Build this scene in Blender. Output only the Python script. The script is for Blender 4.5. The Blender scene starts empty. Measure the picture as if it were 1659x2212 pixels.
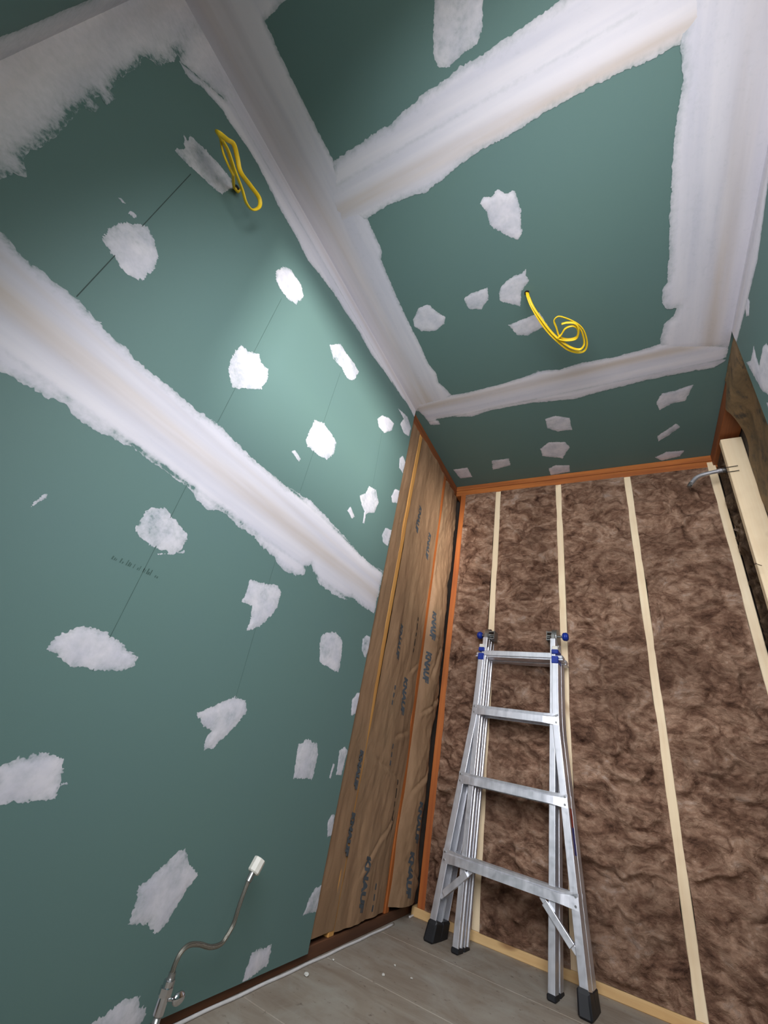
import bpy, bmesh, math, random
import numpy as np
from mathutils import Vector, Matrix

# ------------------------------------------------------------------ camera, light, exposure
scene = bpy.context.scene
C = scene.collection
FW, FH = 1659.0, 2212.0
FPX = 886.1
CAM = np.array([0.9989, -2.4765, 0.6387])
RW = np.array([[0.87395151, 0.45056403, 0.18221091],       # camera right
               [-0.09162779, 0.52093422, -0.84866476],     # camera down
               [-0.47729772, 0.72499627, 0.49655544]])     # camera forward
cam_d = bpy.data.cameras.new('camera')
cam_d.sensor_fit = 'HORIZONTAL'; cam_d.sensor_width = 36.0; cam_d.lens = 36.0 * FPX / FW
cam_d.clip_start = 0.02
cam = bpy.data.objects.new('camera', cam_d); C.objects.link(cam)
m = Matrix.Identity(4)
for i in range(3):
    m[i][0] = RW[0][i]; m[i][1] = -RW[1][i]; m[i][2] = -RW[2][i]; m[i][3] = CAM[i]
cam.matrix_world = m
scene.camera = cam

H = 2.498            # ceiling height
YN = -2.7035         # wall behind the camera
W = 1.550            # right drywall face
Y1 = -0.850          # left drywall ends here
Y2 = -0.890          # right drywall ends here
DW = 0.013           # drywall thickness
WX0, WX1, WZ0, WZ1 = 0.56, 1.50, 0.88, 2.27     # window in the wall behind the camera

world = bpy.data.worlds.new('world'); scene.world = world
world.use_nodes = True
world.node_tree.nodes['Background'].inputs[0].default_value = (0.62, 0.78, 1.0, 1)
world.node_tree.nodes['Background'].inputs[1].default_value = 0.30

def look(o, p, q):
    o.location = p
    o.rotation_euler = (Vector(q) - Vector(p)).to_track_quat('-Z', 'Y').to_euler()

la = bpy.data.lights.new('window_daylight', 'AREA'); la.shape = 'RECTANGLE'
la.size = WX1 - WX0; la.size_y = WZ1 - WZ0; la.energy = 45; la.color = (0.94, 0.95, 1.0); la.spread = math.radians(150)
lo = bpy.data.objects.new('window_daylight', la); C.objects.link(lo)
look(lo, ((WX0 + WX1) / 2, YN - 0.02, (WZ0 + WZ1) / 2), ((WX0 + WX1) / 2, 0, 0.80))
# added fill light, set in an unseen made-up opening in the right wall
DY0, DY1, DZ0, DZ1 = -2.62, -1.92, 1.45, 2.25
ld = bpy.data.lights.new('side_fill_light', 'AREA'); ld.shape = 'RECTANGLE'
ld.size = DZ1 - DZ0; ld.size_y = DY1 - DY0; ld.energy = 5.2; ld.color = (1.0, 0.96, 0.91)
ldo = bpy.data.objects.new('side_fill_light', ld); C.objects.link(ldo)
ldo.location = (W + 0.125, (DY0 + DY1) / 2, (DZ0 + DZ1) / 2); ldo.rotation_euler = (0, math.radians(90), 0)
# low hazy sun coming through the same window on to the left wall
ls = bpy.data.lights.new('hazy_sun', 'SUN'); ls.energy = 7.2; ls.angle = math.radians(9); ls.color = (1.0, 0.97, 0.92)
so = bpy.data.objects.new('hazy_sun', ls); C.objects.link(so)
look(so, (3.0, -6.0, 3.0), (3.0 - 0.62, -6.0 + 0.80, 3.0 - 0.012))

vs = scene.view_settings
vs.view_transform = 'Standard'; vs.look = 'None'; vs.exposure = 0.0; vs.gamma = 1.0; vs.use_curve_mapping = False
scene.cycles.max_bounces = 10; scene.cycles.diffuse_bounces = 6

# ------------------------------------------------------------------ helpers
def srgb(r, g, b):
    f = lambda c: (c / 255 / 12.92) if c / 255 <= 0.04045 else ((c / 255 + 0.055) / 1.055) ** 2.4
    return (f(r), f(g), f(b), 1.0)

def on(u, v, ax, val):
    """the point of the plane <axis> = val that is seen at a pixel of the photograph"""
    d = RW.T @ np.array([(u - FW / 2) / FPX, (v - FH / 2) / FPX, 1.0])
    return CAM + d * ((val - CAM[ax]) / d[ax])

def link(name, me, mat=None, parent=None, smooth=False):
    o = bpy.data.objects.new(name, me); C.objects.link(o)
    if mat is not None: me.materials.append(mat)
    if parent is not None: o.parent = parent
    if smooth: me.polygons.foreach_set('use_smooth', [True] * len(me.polygons))
    return o

def obj(name, bm, mat=None, parent=None, smooth=False):
    me = bpy.data.meshes.new(name)
    bmesh.ops.recalc_face_normals(bm, faces=bm.faces[:])
    bm.to_mesh(me); bm.free()
    return link(name, me, mat, parent, smooth)

def tag(o, label=None, cat=None, group=None, kind=None):
    if label: o['label'] = label
    if cat: o['category'] = cat
    if group: o['group'] = group
    if kind: o['kind'] = kind
    return o

def empty(name, loc=(0, 0, 0)):
    o = bpy.data.objects.new(name, None); C.objects.link(o); o.location = loc; o.empty_display_size = 0.05
    return o

def box(bm, lo, hi, bev=0.0, M=None):
    r = bmesh.ops.create_cube(bm, size=1.0)
    vsx = r['verts']
    for v in vsx:
        v.co = Vector([lo[i] + (v.co[i] + 0.5) * (hi[i] - lo[i]) for i in range(3)])
    if bev:
        es = list({e for v in vsx for e in v.link_edges})
        rr = bmesh.ops.bevel(bm, geom=es, offset=bev, segments=1, affect='EDGES')
        vsx = list({v for f in rr['faces'] for v in f.verts} | {v for v in vsx if v.is_valid})
    if M is not None:
        for v in vsx: v.co = M @ v.co

def bbox(name, lo, hi, mat, parent=None, bev=0.0):
    bm = bmesh.new(); box(bm, lo, hi, bev)
    return obj(name, bm, mat, parent)

def cyl(bm, p, q, r, seg=16, r2=None, caps=True):
    p = Vector(p); q = Vector(q); d = (q - p)
    R = d.to_track_quat('Z', 'Y').to_matrix().to_4x4()
    bmesh.ops.create_cone(bm, cap_ends=caps, segments=seg, radius1=r, radius2=r if r2 is None else r2,
                          depth=d.length, matrix=Matrix.Translation((p + q) / 2) @ R)

def catmull(P, n=8):
    P = [np.array(p, float) for p in P]
    Q = [2 * P[0] - P[1]] + P + [2 * P[-1] - P[-2]]
    out = []
    for i in range(1, len(Q) - 2):
        a, b, c, d = Q[i - 1], Q[i], Q[i + 1], Q[i + 2]
        for k in range(n):
            t = k / n
            out.append(0.5 * ((2 * b) + (c - a) * t + (2 * a - 5 * b + 4 * c - d) * t * t + (3 * b - a - 3 * c + d) * t ** 3))
    out.append(P[-1])
    return out

def sweep(bm, path, ra, rb=None, seg=10, up=(0, 0, 1)):
    """tube with an elliptical section along a list of points"""
    rb = ra if rb is None else rb
    P = [Vector(p) for p in path]
    rings = []
    t0 = (P[1] - P[0]).normalized()
    n = Vector(up) - t0 * t0.dot(Vector(up))
    n = n.normalized() if n.length > 1e-4 else t0.orthogonal().normalized()
    for i, p in enumerate(P):
        t = (P[min(i + 1, len(P) - 1)] - P[max(i - 1, 0)]).normalized()
        n = (n - t * t.dot(n)).normalized(); b = t.cross(n)
        rings.append([bm.verts.new(p + n * (ra * math.cos(2 * math.pi * k / seg)) + b * (rb * math.sin(2 * math.pi * k / seg))) for k in range(seg)])
    for a, b in zip(rings, rings[1:]):
        for k in range(seg):
            bm.faces.new((a[k], a[(k + 1) % seg], b[(k + 1) % seg], b[k]))
    bm.faces.new(rings[0][::-1]); bm.faces.new(rings[-1])

def _h(ix, iy, seed):
    n = (ix.astype(np.int64) * 374761393 + iy.astype(np.int64) * 668265263 + seed * 1442695041) & 0x7fffffff
    n = ((n ^ (n >> 13)) * 1274126177) & 0x7fffffff
    return ((n ^ (n >> 16)) & 0xffff) / 65535.0

def vnoise(x, y, seed=0):
    x = np.asarray(x, float); y = np.asarray(y, float)
    ix = np.floor(x); iy = np.floor(y); fx = x - ix; fy = y - iy
    fx = fx * fx * (3 - 2 * fx); fy = fy * fy * (3 - 2 * fy)
    a = _h(ix, iy, seed); b = _h(ix + 1, iy, seed); c = _h(ix, iy + 1, seed); d = _h(ix + 1, iy + 1, seed)
    return (a * (1 - fx) + b * fx) * (1 - fy) + (c * (1 - fx) + d * fx) * fy

def fbm(x, y, seed=0, octv=4):
    s = 0; a = 0.5; t = 0
    for k in range(octv):
        s = s + a * vnoise(x * 2 ** k, y * 2 ** k, seed + 17 * k); t += a; a *= 0.5
    return s / t

def ss(e0, e1, x):
    t = np.clip((x - e0) / (e1 - e0), 0, 1); return t * t * (3 - 2 * t)

# ------------------------------------------------------------------ materials
class NT:
    def __init__(self, name, rough=0.7, metal=0.0):
        self.m = bpy.data.materials.new(name); self.m.use_nodes = True
        self.t = self.m.node_tree; self.b = self.t.nodes['Principled BSDF']
        self.b.inputs['Roughness'].default_value = rough; self.b.inputs['Metallic'].default_value = metal
        self.co = self.n('ShaderNodeTexCoord').outputs['Object']
    def n(self, ty, **k):
        x = self.t.nodes.new(ty)
        for a, v in k.items(): setattr(x, a, v)
        return x
    def l(self, a, b): self.t.links.new(a, b)
    def noise(self, scale=10, detail=4, rough=0.55, stretch=None, dist=0.0, vec=None):
        v = vec or self.co
        if stretch:
            mp = self.n('ShaderNodeMapping'); mp.inputs['Scale'].default_value = stretch; self.l(v, mp.inputs['Vector']); v = mp.outputs[0]
        x = self.n('ShaderNodeTexNoise'); x.inputs['Scale'].default_value = scale; x.inputs['Detail'].default_value = detail
        x.inputs['Roughness'].default_value = rough; x.inputs['Distortion'].default_value = dist
        self.l(v, x.inputs['Vector']); return x.outputs['Fac']
    def ramp(self, fac, stops):
        r = self.n('ShaderNodeValToRGB'); e = r.color_ramp.elements
        while len(e) < len(stops): e.new(0.5)
        for k, (p, c) in zip(e, stops):
            k.position = p; k.color = c if not isinstance(c, (int, float)) else (c, c, c, 1)
        self.l(fac, r.inputs[0]); return r.outputs[0]
    def mix(self, fac, a, b, mode='MIX'):
        x = self.n('ShaderNodeMix', data_type='RGBA', blend_type=mode)
        for k, v in ((0, fac), (6, a), (7, b)):
            if hasattr(v, 'is_linked'): self.l(v, x.inputs[k])
            else: x.inputs[k].default_value = v
        return x.outputs[2]
    def math(self, op, a, b=0.0, clamp=False):
        x = self.n('ShaderNodeMath', operation=op, use_clamp=clamp)
        for k, v in ((0, a), (1, b)):
            if hasattr(v, 'is_linked'): self.l(v, x.inputs[k])
            else: x.inputs[k].default_value = v
        return x.outputs[0]
    def attr(self, name): return self.n('ShaderNodeAttribute', attribute_name=name).outputs['Fac']
    def col(self, c):
        if hasattr(c, 'is_linked'): self.l(c, self.b.inputs['Base Color'])
        else: self.b.inputs['Base Color'].default_value = c
        return self
    def bump(self, h, strength=0.3, dist=0.002):
        x = self.n('ShaderNodeBump'); x.inputs['Strength'].default_value = strength; x.inputs['Distance'].default_value = dist
        self.l(h, x.inputs['Height']); self.l(x.outputs[0], self.b.inputs['Normal']); return self

GREEN_A, GREEN_B = srgb(90, 117, 111), srgb(98, 125, 119)
def green_col(t):
    return t.mix(t.noise(3.5, 3), t.mix(t.noise(600, 2), GREEN_A, GREEN_B), srgb(93, 119, 117))

def mk_green():
    t = NT('green_moisture_board_paper', 0.62)
    t.col(green_col(t)).bump(t.noise(900, 2), 0.08, 0.001)
    t.b.inputs['Specular IOR Level'].default_value = 0.35
    return t.m

def mk_mud(name, stretch, streak=1.0, crisp=1.0):
    t = NT(name, 0.8)
    cov = t.attr('cover'); tan = t.attr('tan')
    st = t.noise(4, 3, 0.5, stretch)
    fine = t.noise(70, 4, 0.65, tuple(min(1.0, s * 2.5) for s in stretch))
    white = t.mix(t.ramp(st, [(0.35, 0.0), (0.65, 1.0)]), srgb(198, 196, 206), srgb(213, 209, 215))
    white = t.mix(t.math('MULTIPLY', tan, t.ramp(t.noise(5, 3, 0.5, stretch), [(0.3, 0.35), (0.7, 1.0)])), white, srgb(190, 176, 165))
    # thin scraped compound lets the green paper show through
    a = t.math('ADD', cov, t.math('MULTIPLY', t.math('SUBTRACT', fine, 0.5), 0.6 * crisp))
    a = t.math('ADD', a, t.math('MULTIPLY', t.math('SUBTRACT', st, 0.5), 0.22 * streak))
    a = t.ramp(a, [(0.26, 0.0), (0.40, 0.58), (0.60, 0.84), (0.86, 1.0)])
    t.col(t.mix(a, green_col(t), white))
    t.bump(t.math('ADD', st, t.math('MULTIPLY', fine, 0.15)), 0.12, 0.003)
    t.b.inputs['Specular IOR Level'].default_value = 0.25
    return t.m

def mk_wood(name, a, b, dark, rough=0.65, axis=2):
    t = NT(name, rough)
    s = [14.0, 14.0, 14.0]; s[axis] = 0.7
    g = t.noise(2.2, 6, 0.6, tuple(s), 0.6)
    c = t.mix(t.ramp(g, [(0.32, 0.0), (0.68, 1.0)]), a, b)
    s2 = [5.0, 5.0, 5.0]; s2[axis] = 2.2
    kn = t.ramp(t.noise(1.6, 2, 0.4, tuple(s2)), [(0.70, 0.0), (0.77, 1.0)])
    c = t.mix(t.math('MULTIPLY', kn, 0.75), c, dark)
    st = t.ramp(t.noise(2.0, 4, 0.6), [(0.45, 0.0), (0.8, 0.45)])
    c = t.mix(st, c, dark)
    t.col(c).bump(g, 0.25, 0.002)
    return t.m

def plain(name, c, rough=0.6, metal=0.0, nz=None, amp=0.12, scale=30):
    t = NT(name, rough, metal)
    d = tuple(x * (1 - amp * 2.2) for x in c[:3]) + (1,)
    f = t.noise(scale, 4)
    t.col(t.mix(t.ramp(f, [(0.35, 0.0), (0.65, 1.0)]), d, c)).bump(f, 0.08, 0.001)
    return t.m

M = {}
M['green'] = mk_green()
M['mud_y'] = mk_mud('joint_compound_streaked_y', (5, 0.35, 5))
M['mud_x'] = mk_mud('joint_compound_streaked_x', (0.35, 5, 5))
M['mud_z'] = mk_mud('joint_compound_streaked_z', (2.5, 2.5, 0.6))
M['mud_s'] = mk_mud('joint_compound_spot', (4, 4, 4), 1.6, 1.1)
M['gyp'] = plain('gypsum_core', srgb(196, 192, 186), 0.9)
M['pine'] = mk_wood('new_pine', srgb(246, 226, 192), srgb(236, 210, 170), srgb(150, 104, 62))
M['pine_x'] = mk_wood('new_pine_plate', srgb(226, 192, 138), srgb(206, 164, 108), srgb(130, 88, 50), axis=0)
M['old'] = mk_wood('aged_fir', srgb(190, 108, 44), srgb(156, 80, 32), srgb(84, 42, 20))
M['amber'] = mk_wood('amber_fir', srgb(212, 158, 88), srgb(188, 130, 64), srgb(120, 70, 32))
M['old_x'] = mk_wood('aged_fir_plate_x', srgb(190, 112, 48), srgb(152, 82, 34), srgb(84, 42, 20), axis=0)
M['old_y'] = mk_wood('aged_fir_plate_y', srgb(150, 86, 42), srgb(112, 60, 30), srgb(58, 32, 18), axis=1)

def mk_kraft():
    t = NT('kraft_paper_facing', 0.75)
    n = t.noise(4, 5, 0.6, (1.6, 1.6, 0.8), 0.5); f = t.noise(220, 3)
    c = t.mix(t.ramp(n, [(0.3, 0.0), (0.7, 1.0)]), srgb(132, 101, 74), srgb(152, 120, 90))
    c = t.mix(t.ramp(t.noise(2.5, 4), [(0.5, 0.0), (0.75, 0.6)]), c, srgb(112, 92, 68))
    t.col(c).bump(t.math('ADD', t.noise(14, 5, 0.62, (1, 1, 0.6), 1.2), t.math('MULTIPLY', f, 0.10)), 0.5, 0.008)
    return t.m
M['kraft'] = mk_kraft()

def mk_kraft_dirty():
    t = NT('stained_kraft_paper', 0.8)
    n = t.noise(9, 5, 0.65, None, 0.6)
    c = t.mix(t.ramp(n, [(0.35, 0.0), (0.65, 1.0)]), srgb(96, 80, 56), srgb(138, 112, 78))
    c = t.mix(t.ramp(t.noise(17, 4, 0.7), [(0.55, 0.0), (0.68, 0.85)]), c, srgb(56, 56, 52))
    t.col(c).bump(n, 0.5, 0.01)
    return t.m
M['kraft_d'] = mk_kraft_dirty()

def mk_wool(name, dark, mid, light, grey=None):
    t = NT(name, 0.95)
    w = t.noise(5.2, 4, 0.58, (1, 1, 1.5), 1.9)
    f = t.noise(15, 5, 0.62, (1, 1, 1.6), 1.8)
    s = t.math('ADD', t.math('MULTIPLY', w, 0.60), t.math('MULTIPLY', f, 0.30))
    s = t.math('ADD', s, t.math('MULTIPLY', t.noise(55, 4, 0.7, (1, 1, 1.8), 2.5), 0.10))
    c = t.ramp(s, [(0.34, dark), (0.46, mid), (0.57, light), (0.68, srgb(204, 180, 164))])
    c = t.mix(t.ramp(t.noise(2.2, 3), [(0.42, 0.0), (0.72, 0.5)]), c, dark)
    t.col(c).bump(t.noise(36, 6, 0.68, (1, 1, 1.4), 1.8), 0.8, 0.018)
    t.b.inputs['Specular IOR Level'].default_value = 0.1
    return t.m
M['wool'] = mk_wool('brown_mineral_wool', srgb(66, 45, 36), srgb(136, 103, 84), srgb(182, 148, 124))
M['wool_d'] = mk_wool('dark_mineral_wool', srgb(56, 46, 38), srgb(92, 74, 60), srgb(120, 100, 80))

def mk_floor():
    t = NT('worn_plywood_subfloor', 0.75)
    g = t.noise(3, 6, 0.6, (1.2, 5, 5), 0.9); p = t.noise(4.5, 5, 0.6, None, 0.8)
    c = t.mix(t.ramp(g, [(0.3, 0.0), (0.7, 1.0)]), srgb(132, 118, 104), srgb(156, 146, 132))
    c = t.mix(t.ramp(p, [(0.45, 0.0), (0.7, 0.7)]), c, srgb(166, 162, 152))
    c = t.mix(t.ramp(t.noise(38, 4, 0.6), [(0.62, 0.0), (0.72, 0.7)]), c, srgb(86, 72, 62))
    t.col(c).bump(g, 0.2, 0.002)
    return t.m
M['floor'] = mk_floor()
M['plate_dark'] = mk_wood('shaded_sole_plate', srgb(104, 66, 42), srgb(78, 48, 32), srgb(44, 28, 20), axis=1)  # brown plate wood; the shade under the drywall is put into its colour
M['osb'] = plain('dark_sheathing', srgb(60, 50, 42), 0.9)
M['alu'] = None
def mk_alu():
    t = NT('brushed_aluminium', 0.4, 0.8)
    g = t.noise(4, 5, 0.6, (9, 9, 0.5)); s = t.noise(45, 4, 0.7)
    t.col(t.mix(t.ramp(g, [(0.3, 0.0), (0.7, 1.0)]), srgb(205, 207, 214), srgb(236, 237, 243)))
    t.l(t.ramp(s, [(0.3, 0.32), (0.7, 0.52)]), t.b.inputs['Roughness'])
    t.bump(s, 0.06, 0.001)
    return t.m
M['alu'] = mk_alu()
M['steel'] = plain('zinc_steel', srgb(170, 170, 168), 0.35, 0.9)
M['chrome'] = plain('chrome', srgb(215, 216, 220), 0.14, 1.0, amp=0.04)
M['blue'] = plain('blue_plastic', srgb(20, 52, 150), 0.4)
M['rubber'] = plain('black_rubber', srgb(24, 25, 30), 0.55)
M['red'] = plain('red_sticker', srgb(170, 60, 40), 0.5)
M['yellow'] = plain('yellow_cable_jacket', srgb(240, 200, 30), 0.45, amp=0.06)
M['white_plastic'] = plain('white_plastic', srgb(226, 222, 212), 0.45, amp=0.05)
M['trim'] = plain('white_pvc_bead', srgb(216, 214, 214), 0.5, amp=0.05)
M['ink_blue'] = plain('blue_print', srgb(74, 80, 86), 0.8)
M['ink_black'] = plain('black_print', srgb(34, 30, 28), 0.8)
M['pencil'] = plain('pencil_graphite', srgb(52, 70, 66), 0.8)
M['pencil_f'] = plain('faint_pencil', srgb(66, 92, 86), 0.8)
M['hole'] = plain('dark_cut_hole', srgb(30, 24, 20), 0.95)
def mk_braid():
    t = NT('braided_steel', 0.4, 0.85)
    w = t.n('ShaderNodeTexWave'); w.inputs['Scale'].default_value = 160; w.inputs['Distortion'].default_value = 2.0
    t.l(t.co, w.inputs['Vector'])
    t.col(t.mix(w.outputs['Fac'], srgb(96, 92, 84), srgb(160, 156, 146))).bump(w.outputs['Fac'], 0.5, 0.001)
    return t.m
M['braid'] = mk_braid()
M['crumb'] = plain('plaster', srgb(210, 208, 200), 0.9)
M['frame_white'] = plain('painted_window_frame', srgb(222, 222, 218), 0.5)

# ------------------------------------------------------------------ the setting
# left wall: drywall slab, then open framing beyond Y1
wall_left = bbox('wall_left', (-DW, YN, 0.028), (0.0, Y1, H), M['green'])
tag(wall_left, 'green moisture-resistant drywall wall with white joint compound and an open framed end', 'wall', kind='structure')
ceiling = bbox('ceiling', (-0.13, YN - 0.1, H), (W + 0.12, 0.11, H + DW), M['green'])
tag(ceiling, 'green drywall ceiling with wide white taped joints', 'ceiling', kind='structure')
# right wall slab
bm = bmesh.new()
for lo_, hi_ in (((W, YN, 0.028), (W + DW, DY0, H)), ((W, DY0, DZ1), (W + DW, DY1, H)), ((W, DY0, 0.028), (W + DW, DY1, DZ0)), ((W, DY1, 0.028), (W + DW, Y2, H))): box(bm, lo_, hi_)
wall_right = obj('wall_right', bm, M['green'])
tag(wall_right, 'green drywall wall ending beside the open right framing', 'wall', kind='structure')
# wall behind the camera with its window opening
bm = bmesh.new()
T = 0.10
for lo_, hi_ in (((-DW, YN - T, 0), (WX0, YN, H)), ((WX1, YN - T, 0), (W + DW + 0.1, YN, H)),
                 ((WX0, YN - T, 0), (WX1, YN, WZ0)), ((WX0, YN - T, WZ1), (WX1, YN, H))):
    box(bm, lo_, hi_)
wall_near = obj('wall_near', bm, M['green'])
tag(wall_near, 'green drywall wall with white taped corner and window opening', 'wall', kind='structure')
bm = bmesh.new()
for lo_, hi_ in (((W, DY0, DZ0), (W + 0.115, DY0 + 0.02, DZ1)), ((W, DY1 - 0.02, DZ0), (W + 0.115, DY1, DZ1)),
                 ((W, DY0 + 0.02, DZ1 - 0.02), (W + 0.115, DY1 - 0.02, DZ1)), ((W, DY0 + 0.02, DZ0), (W + 0.115, DY1 - 0.02, DZ0 + 0.02))): box(bm, lo_, hi_, 0.001)
side_fill_opening = obj('side_fill_opening', bm, M['pine'])  # lining of the added side opening, out of view, for fill light
tag(side_fill_opening, 'added unseen opening lined with pine in the green wall, for fill light', 'window', kind='structure')
bm = bmesh.new(); f = 0.035
for lo_, hi_ in (((WX0, YN - T, WZ0), (WX0 + f, YN - 0.045, WZ1)), ((WX1 - f, YN - T, WZ0), (WX1, YN - 0.045, WZ1)),
                 ((WX0 + f, YN - T, WZ0), (WX1 - f, YN - 0.045, WZ0 + f)), ((WX0 + f, YN - T, WZ1 - f), (WX1 - f, YN - 0.045, WZ1))):
    box(bm, lo_, hi_, 0.003)
window_1 = obj('window_1', bm, M['frame_white'])
tag(window_1, 'white window frame set in the green wall opening', 'window', kind='structure')
# floor
floor = bbox('floor', (-0.12, YN - 0.1, -0.06), (1.75, 0.12, -0.019), M['osb'])
tag(floor, 'worn grey-brown plywood subfloor', 'floor', kind='structure')
ys = [0.10, -0.328, -0.735, -1.145, -1.555, -1.965, -2.375, YN]
for k in range(len(ys) - 1):
    bbox('floor_panel', (-0.11, ys[k + 1] + 0.0012, -0.019), (1.74, ys[k] - 0.0012, 0.0), M['floor'], floor, 0.0015)
for k, (u, v, r) in enumerate(((662, 2104, 0.008), (828, 2105, 0.005), (853, 2085, 0.004), (720, 2073, 0.004), (889, 2113, 0.004))):
    p = on(u, v, 2, r * 0.6)
    bm = bmesh.new(); bmesh.ops.create_icosphere(bm, subdivisions=2, radius=r)
    rr = random.Random(k)
    for v_ in bm.verts: v_.co *= 0.75 + 0.5 * rr.random(); v_.co.z *= 0.6
    o = obj('plaster_crumb', bm, M['crumb'], None); o.location = p
    tag(o, 'largest white plaster crumb on the floor beside the long white bead' if k == 0 else 'small white crumb of plaster lying on the plywood floor', 'debris', 'plaster crumbs on the floor')

# unseen block added outside the window to cut off the sun beam's lower edge
tag(bbox('sun_blocker_outside', (-1.0, YN - 1.6, -0.3), (3.5, YN - 1.5, 1.56), M['gyp']), 'added unseen pale block outside the window that cuts the low sun', 'wall', kind='structure')

# ------------------------------------------------------------------ joint compound
def L3(a, b, h): return (h, a, b)                 # left wall (y, z)
def C3(a, b, h): return (a, b, H - h)             # ceiling (x, y)
def R3(a, b, h): return (W - h, a, b)             # right wall (y, z)
def N3(a, b, h): return (a, YN + h, b)            # wall behind the camera (x, z)
PL = {'L': (0, 0.0, (1, 2), L3, False, wall_left), 'C': (2, H, (0, 1), C3, True, ceiling),
      'R': (0, W, (1, 2), R3, True, wall_right), 'N': (1, YN, (0, 2), N3, True, wall_near)}
_seed = [3]
def to_plane(pl, px):
    ax, val, ab, _, _, _ = PL[pl]
    r = []
    for p in px:
        q = on(p[0], p[1], ax, val); r.append((q[ab[0]], q[ab[1]]))
    return r

def sdf(X, Y, poly):
    P = np.array(poly, float); Q = np.roll(P, -1, 0)
    d = np.full(X.shape, 1e9); ins = np.zeros(X.shape, bool)
    for (ax, ay), (bx, by) in zip(P, Q):
        ex, ey = bx - ax, by - ay; L = ex * ex + ey * ey + 1e-12
        t = np.clip(((X - ax) * ex + (Y - ay) * ey) / L, 0, 1)
        d = np.minimum(d, np.hypot(X - ax - t * ex, Y - ay - t * ey))
        c = ((ay > Y) != (by > Y))
        xi = ax + (Y - ay) * ex / (ey if abs(ey) > 1e-12 else 1e-12)
        ins ^= c & (X < xi)
    return np.where(ins, d, -d)

def mud(pl, poly, name='joint_compound_patch', mat='mud_s', cell=0.003, rag=0.006, rs=60.0, feather=0.010, thick=0.0,
        lift=0.0, hh=0.0012, clip=None, tan=None, base=0.80, parent=None, thin=None):
    """a thin raised coat of compound with a ragged edge, in plane coordinates"""
    _seed[0] += 1; sd = _seed[0]
    P = np.array(poly)
    pad = rag * 2 + 2 * cell
    a0, b0 = P.min(0) - pad; a1, b1 = P.max(0) + pad
    if clip: a0, a1, b0, b1 = max(a0, clip[0]), min(a1, clip[1]), max(b0, clip[2]), min(b1, clip[3])
    na = max(3, int(math.ceil((a1 - a0) / cell))); nb = max(3, int(math.ceil((b1 - b0) / cell)))
    ga = np.linspace(a0, a1, na + 1); gb = np.linspace(b0, b1, nb + 1)
    A, B = np.meshgrid(ga, gb, indexing='ij')
    S = sdf(A, B, poly)
    F = S + rag * 2.0 * (fbm(A * rs, B * rs, sd, 4) - 0.5) + rag * 1.2 * (vnoise(A * rs * 5, B * rs * 5, sd + 5) - 0.5)
    cov = 0.42 + (base - 0.42) * ss(0.0, feather, F) + thick * ss(0.2, 0.9, fbm(A * 25, B * 25, sd + 9, 3))
    if thin: cov = cov - thin(A, B) * (0.35 + 1.1 * fbm(A * 9, B * 9, sd + 21, 3))      # scraped thin along the knife edges
    T_ = tan(A, B) if tan else np.zeros_like(A)
    Ht = 0.0003 + lift + hh * ss(0.0, feather * 1.5, F) + 0.0004 * (fbm(A * 40, B * 40, sd + 3, 3) - 0.5) * ss(0, feather, F)
    ax, val, ab, f3, flip, par = PL[pl]
    verts = []; att = []; idx = {}
    def corner(i, j):
        k = (i, j)
        if k not in idx:
            idx[k] = len(verts); verts.append(f3(A[i, j], B[i, j], Ht[i, j])); att.append((cov[i, j], T_[i, j]))
        return idx[k]
    def edge(i, j, k, l):
        if (k, l) < (i, j): i, j, k, l = k, l, i, j
        key = (i, j, k, l)
        if key not in idx:
            t = F[i, j] / (F[i, j] - F[k, l])
            idx[key] = len(verts)
            verts.append(f3(A[i, j] + t * (A[k, l] - A[i, j]), B[i, j] + t * (B[k, l] - B[i, j]), 0.0002 + lift))
            att.append((0.36, T_[i, j]))
        return idx[key]
    faces = []
    ins = F > 0
    cnt = ins[:-1, :-1].astype(int) + ins[1:, :-1] + ins[1:, 1:] + ins[:-1, 1:]
    for i, j in zip(*np.nonzero(cnt)):
        ring = ((i, j), (i + 1, j), (i + 1, j + 1), (i, j + 1))
        if cnt[i, j] == 4:
            fc = [corner(*r) for r in ring]
        else:
            fc = []
            for k in range(4):
                p, q = ring[k], ring[(k + 1) % 4]
                if ins[p]: fc.append(corner(*p))
                if ins[p] != ins[q]: fc.append(edge(*p, *q))
            if len(fc) < 3: continue
        faces.append(fc[::-1] if flip else fc)
    if not faces: return None
    me = bpy.data.meshes.new(name); me.from_pydata(verts, [], faces)
    at = np.array(att, dtype=np.float32)
    for nm, col in (('cover', 0), ('tan', 1)):
        d = me.attributes.new(nm, 'FLOAT', 'POINT'); d.data.foreach_set('value', np.ascontiguousarray(at[:, col]))
    return link(name, me, M[mat], parent or par, True)

# --- left wall, long taped joint
up = [(0, 500), (20, 515), (30, 535), (60, 560), (100, 592), (150, 632), (190, 672), (225, 708), (250, 735), (275, 755), (300, 785), (340, 815),
      (365, 835), (420, 883), (470, 915), (500, 945), (540, 985), (570, 1010), (610, 1043), (650, 1070), (670, 1080), (700, 1110), (740, 1155), (780, 1200), (808, 1224), (829, 1232)]
dn = [(808, 1324), (790, 1315), (760, 1291), (745, 1296), (737, 1292), (715, 1280), (690, 1262), (680, 1240), (672, 1220), (662, 1225), (658, 1240),
      (640, 1243), (610, 1230), (595, 1208), (575, 1190), (550, 1160), (520, 1140), (500, 1125), (490, 1110), (465, 1100), (450, 1100), (420, 1078), (413, 1055),
      (380, 1035), (330, 1000), (290, 970), (265, 955), (210, 935), (180, 912), (150, 890), (140, 872), (100, 858), (60, 830), (20, 812), (0, 800)]
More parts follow.
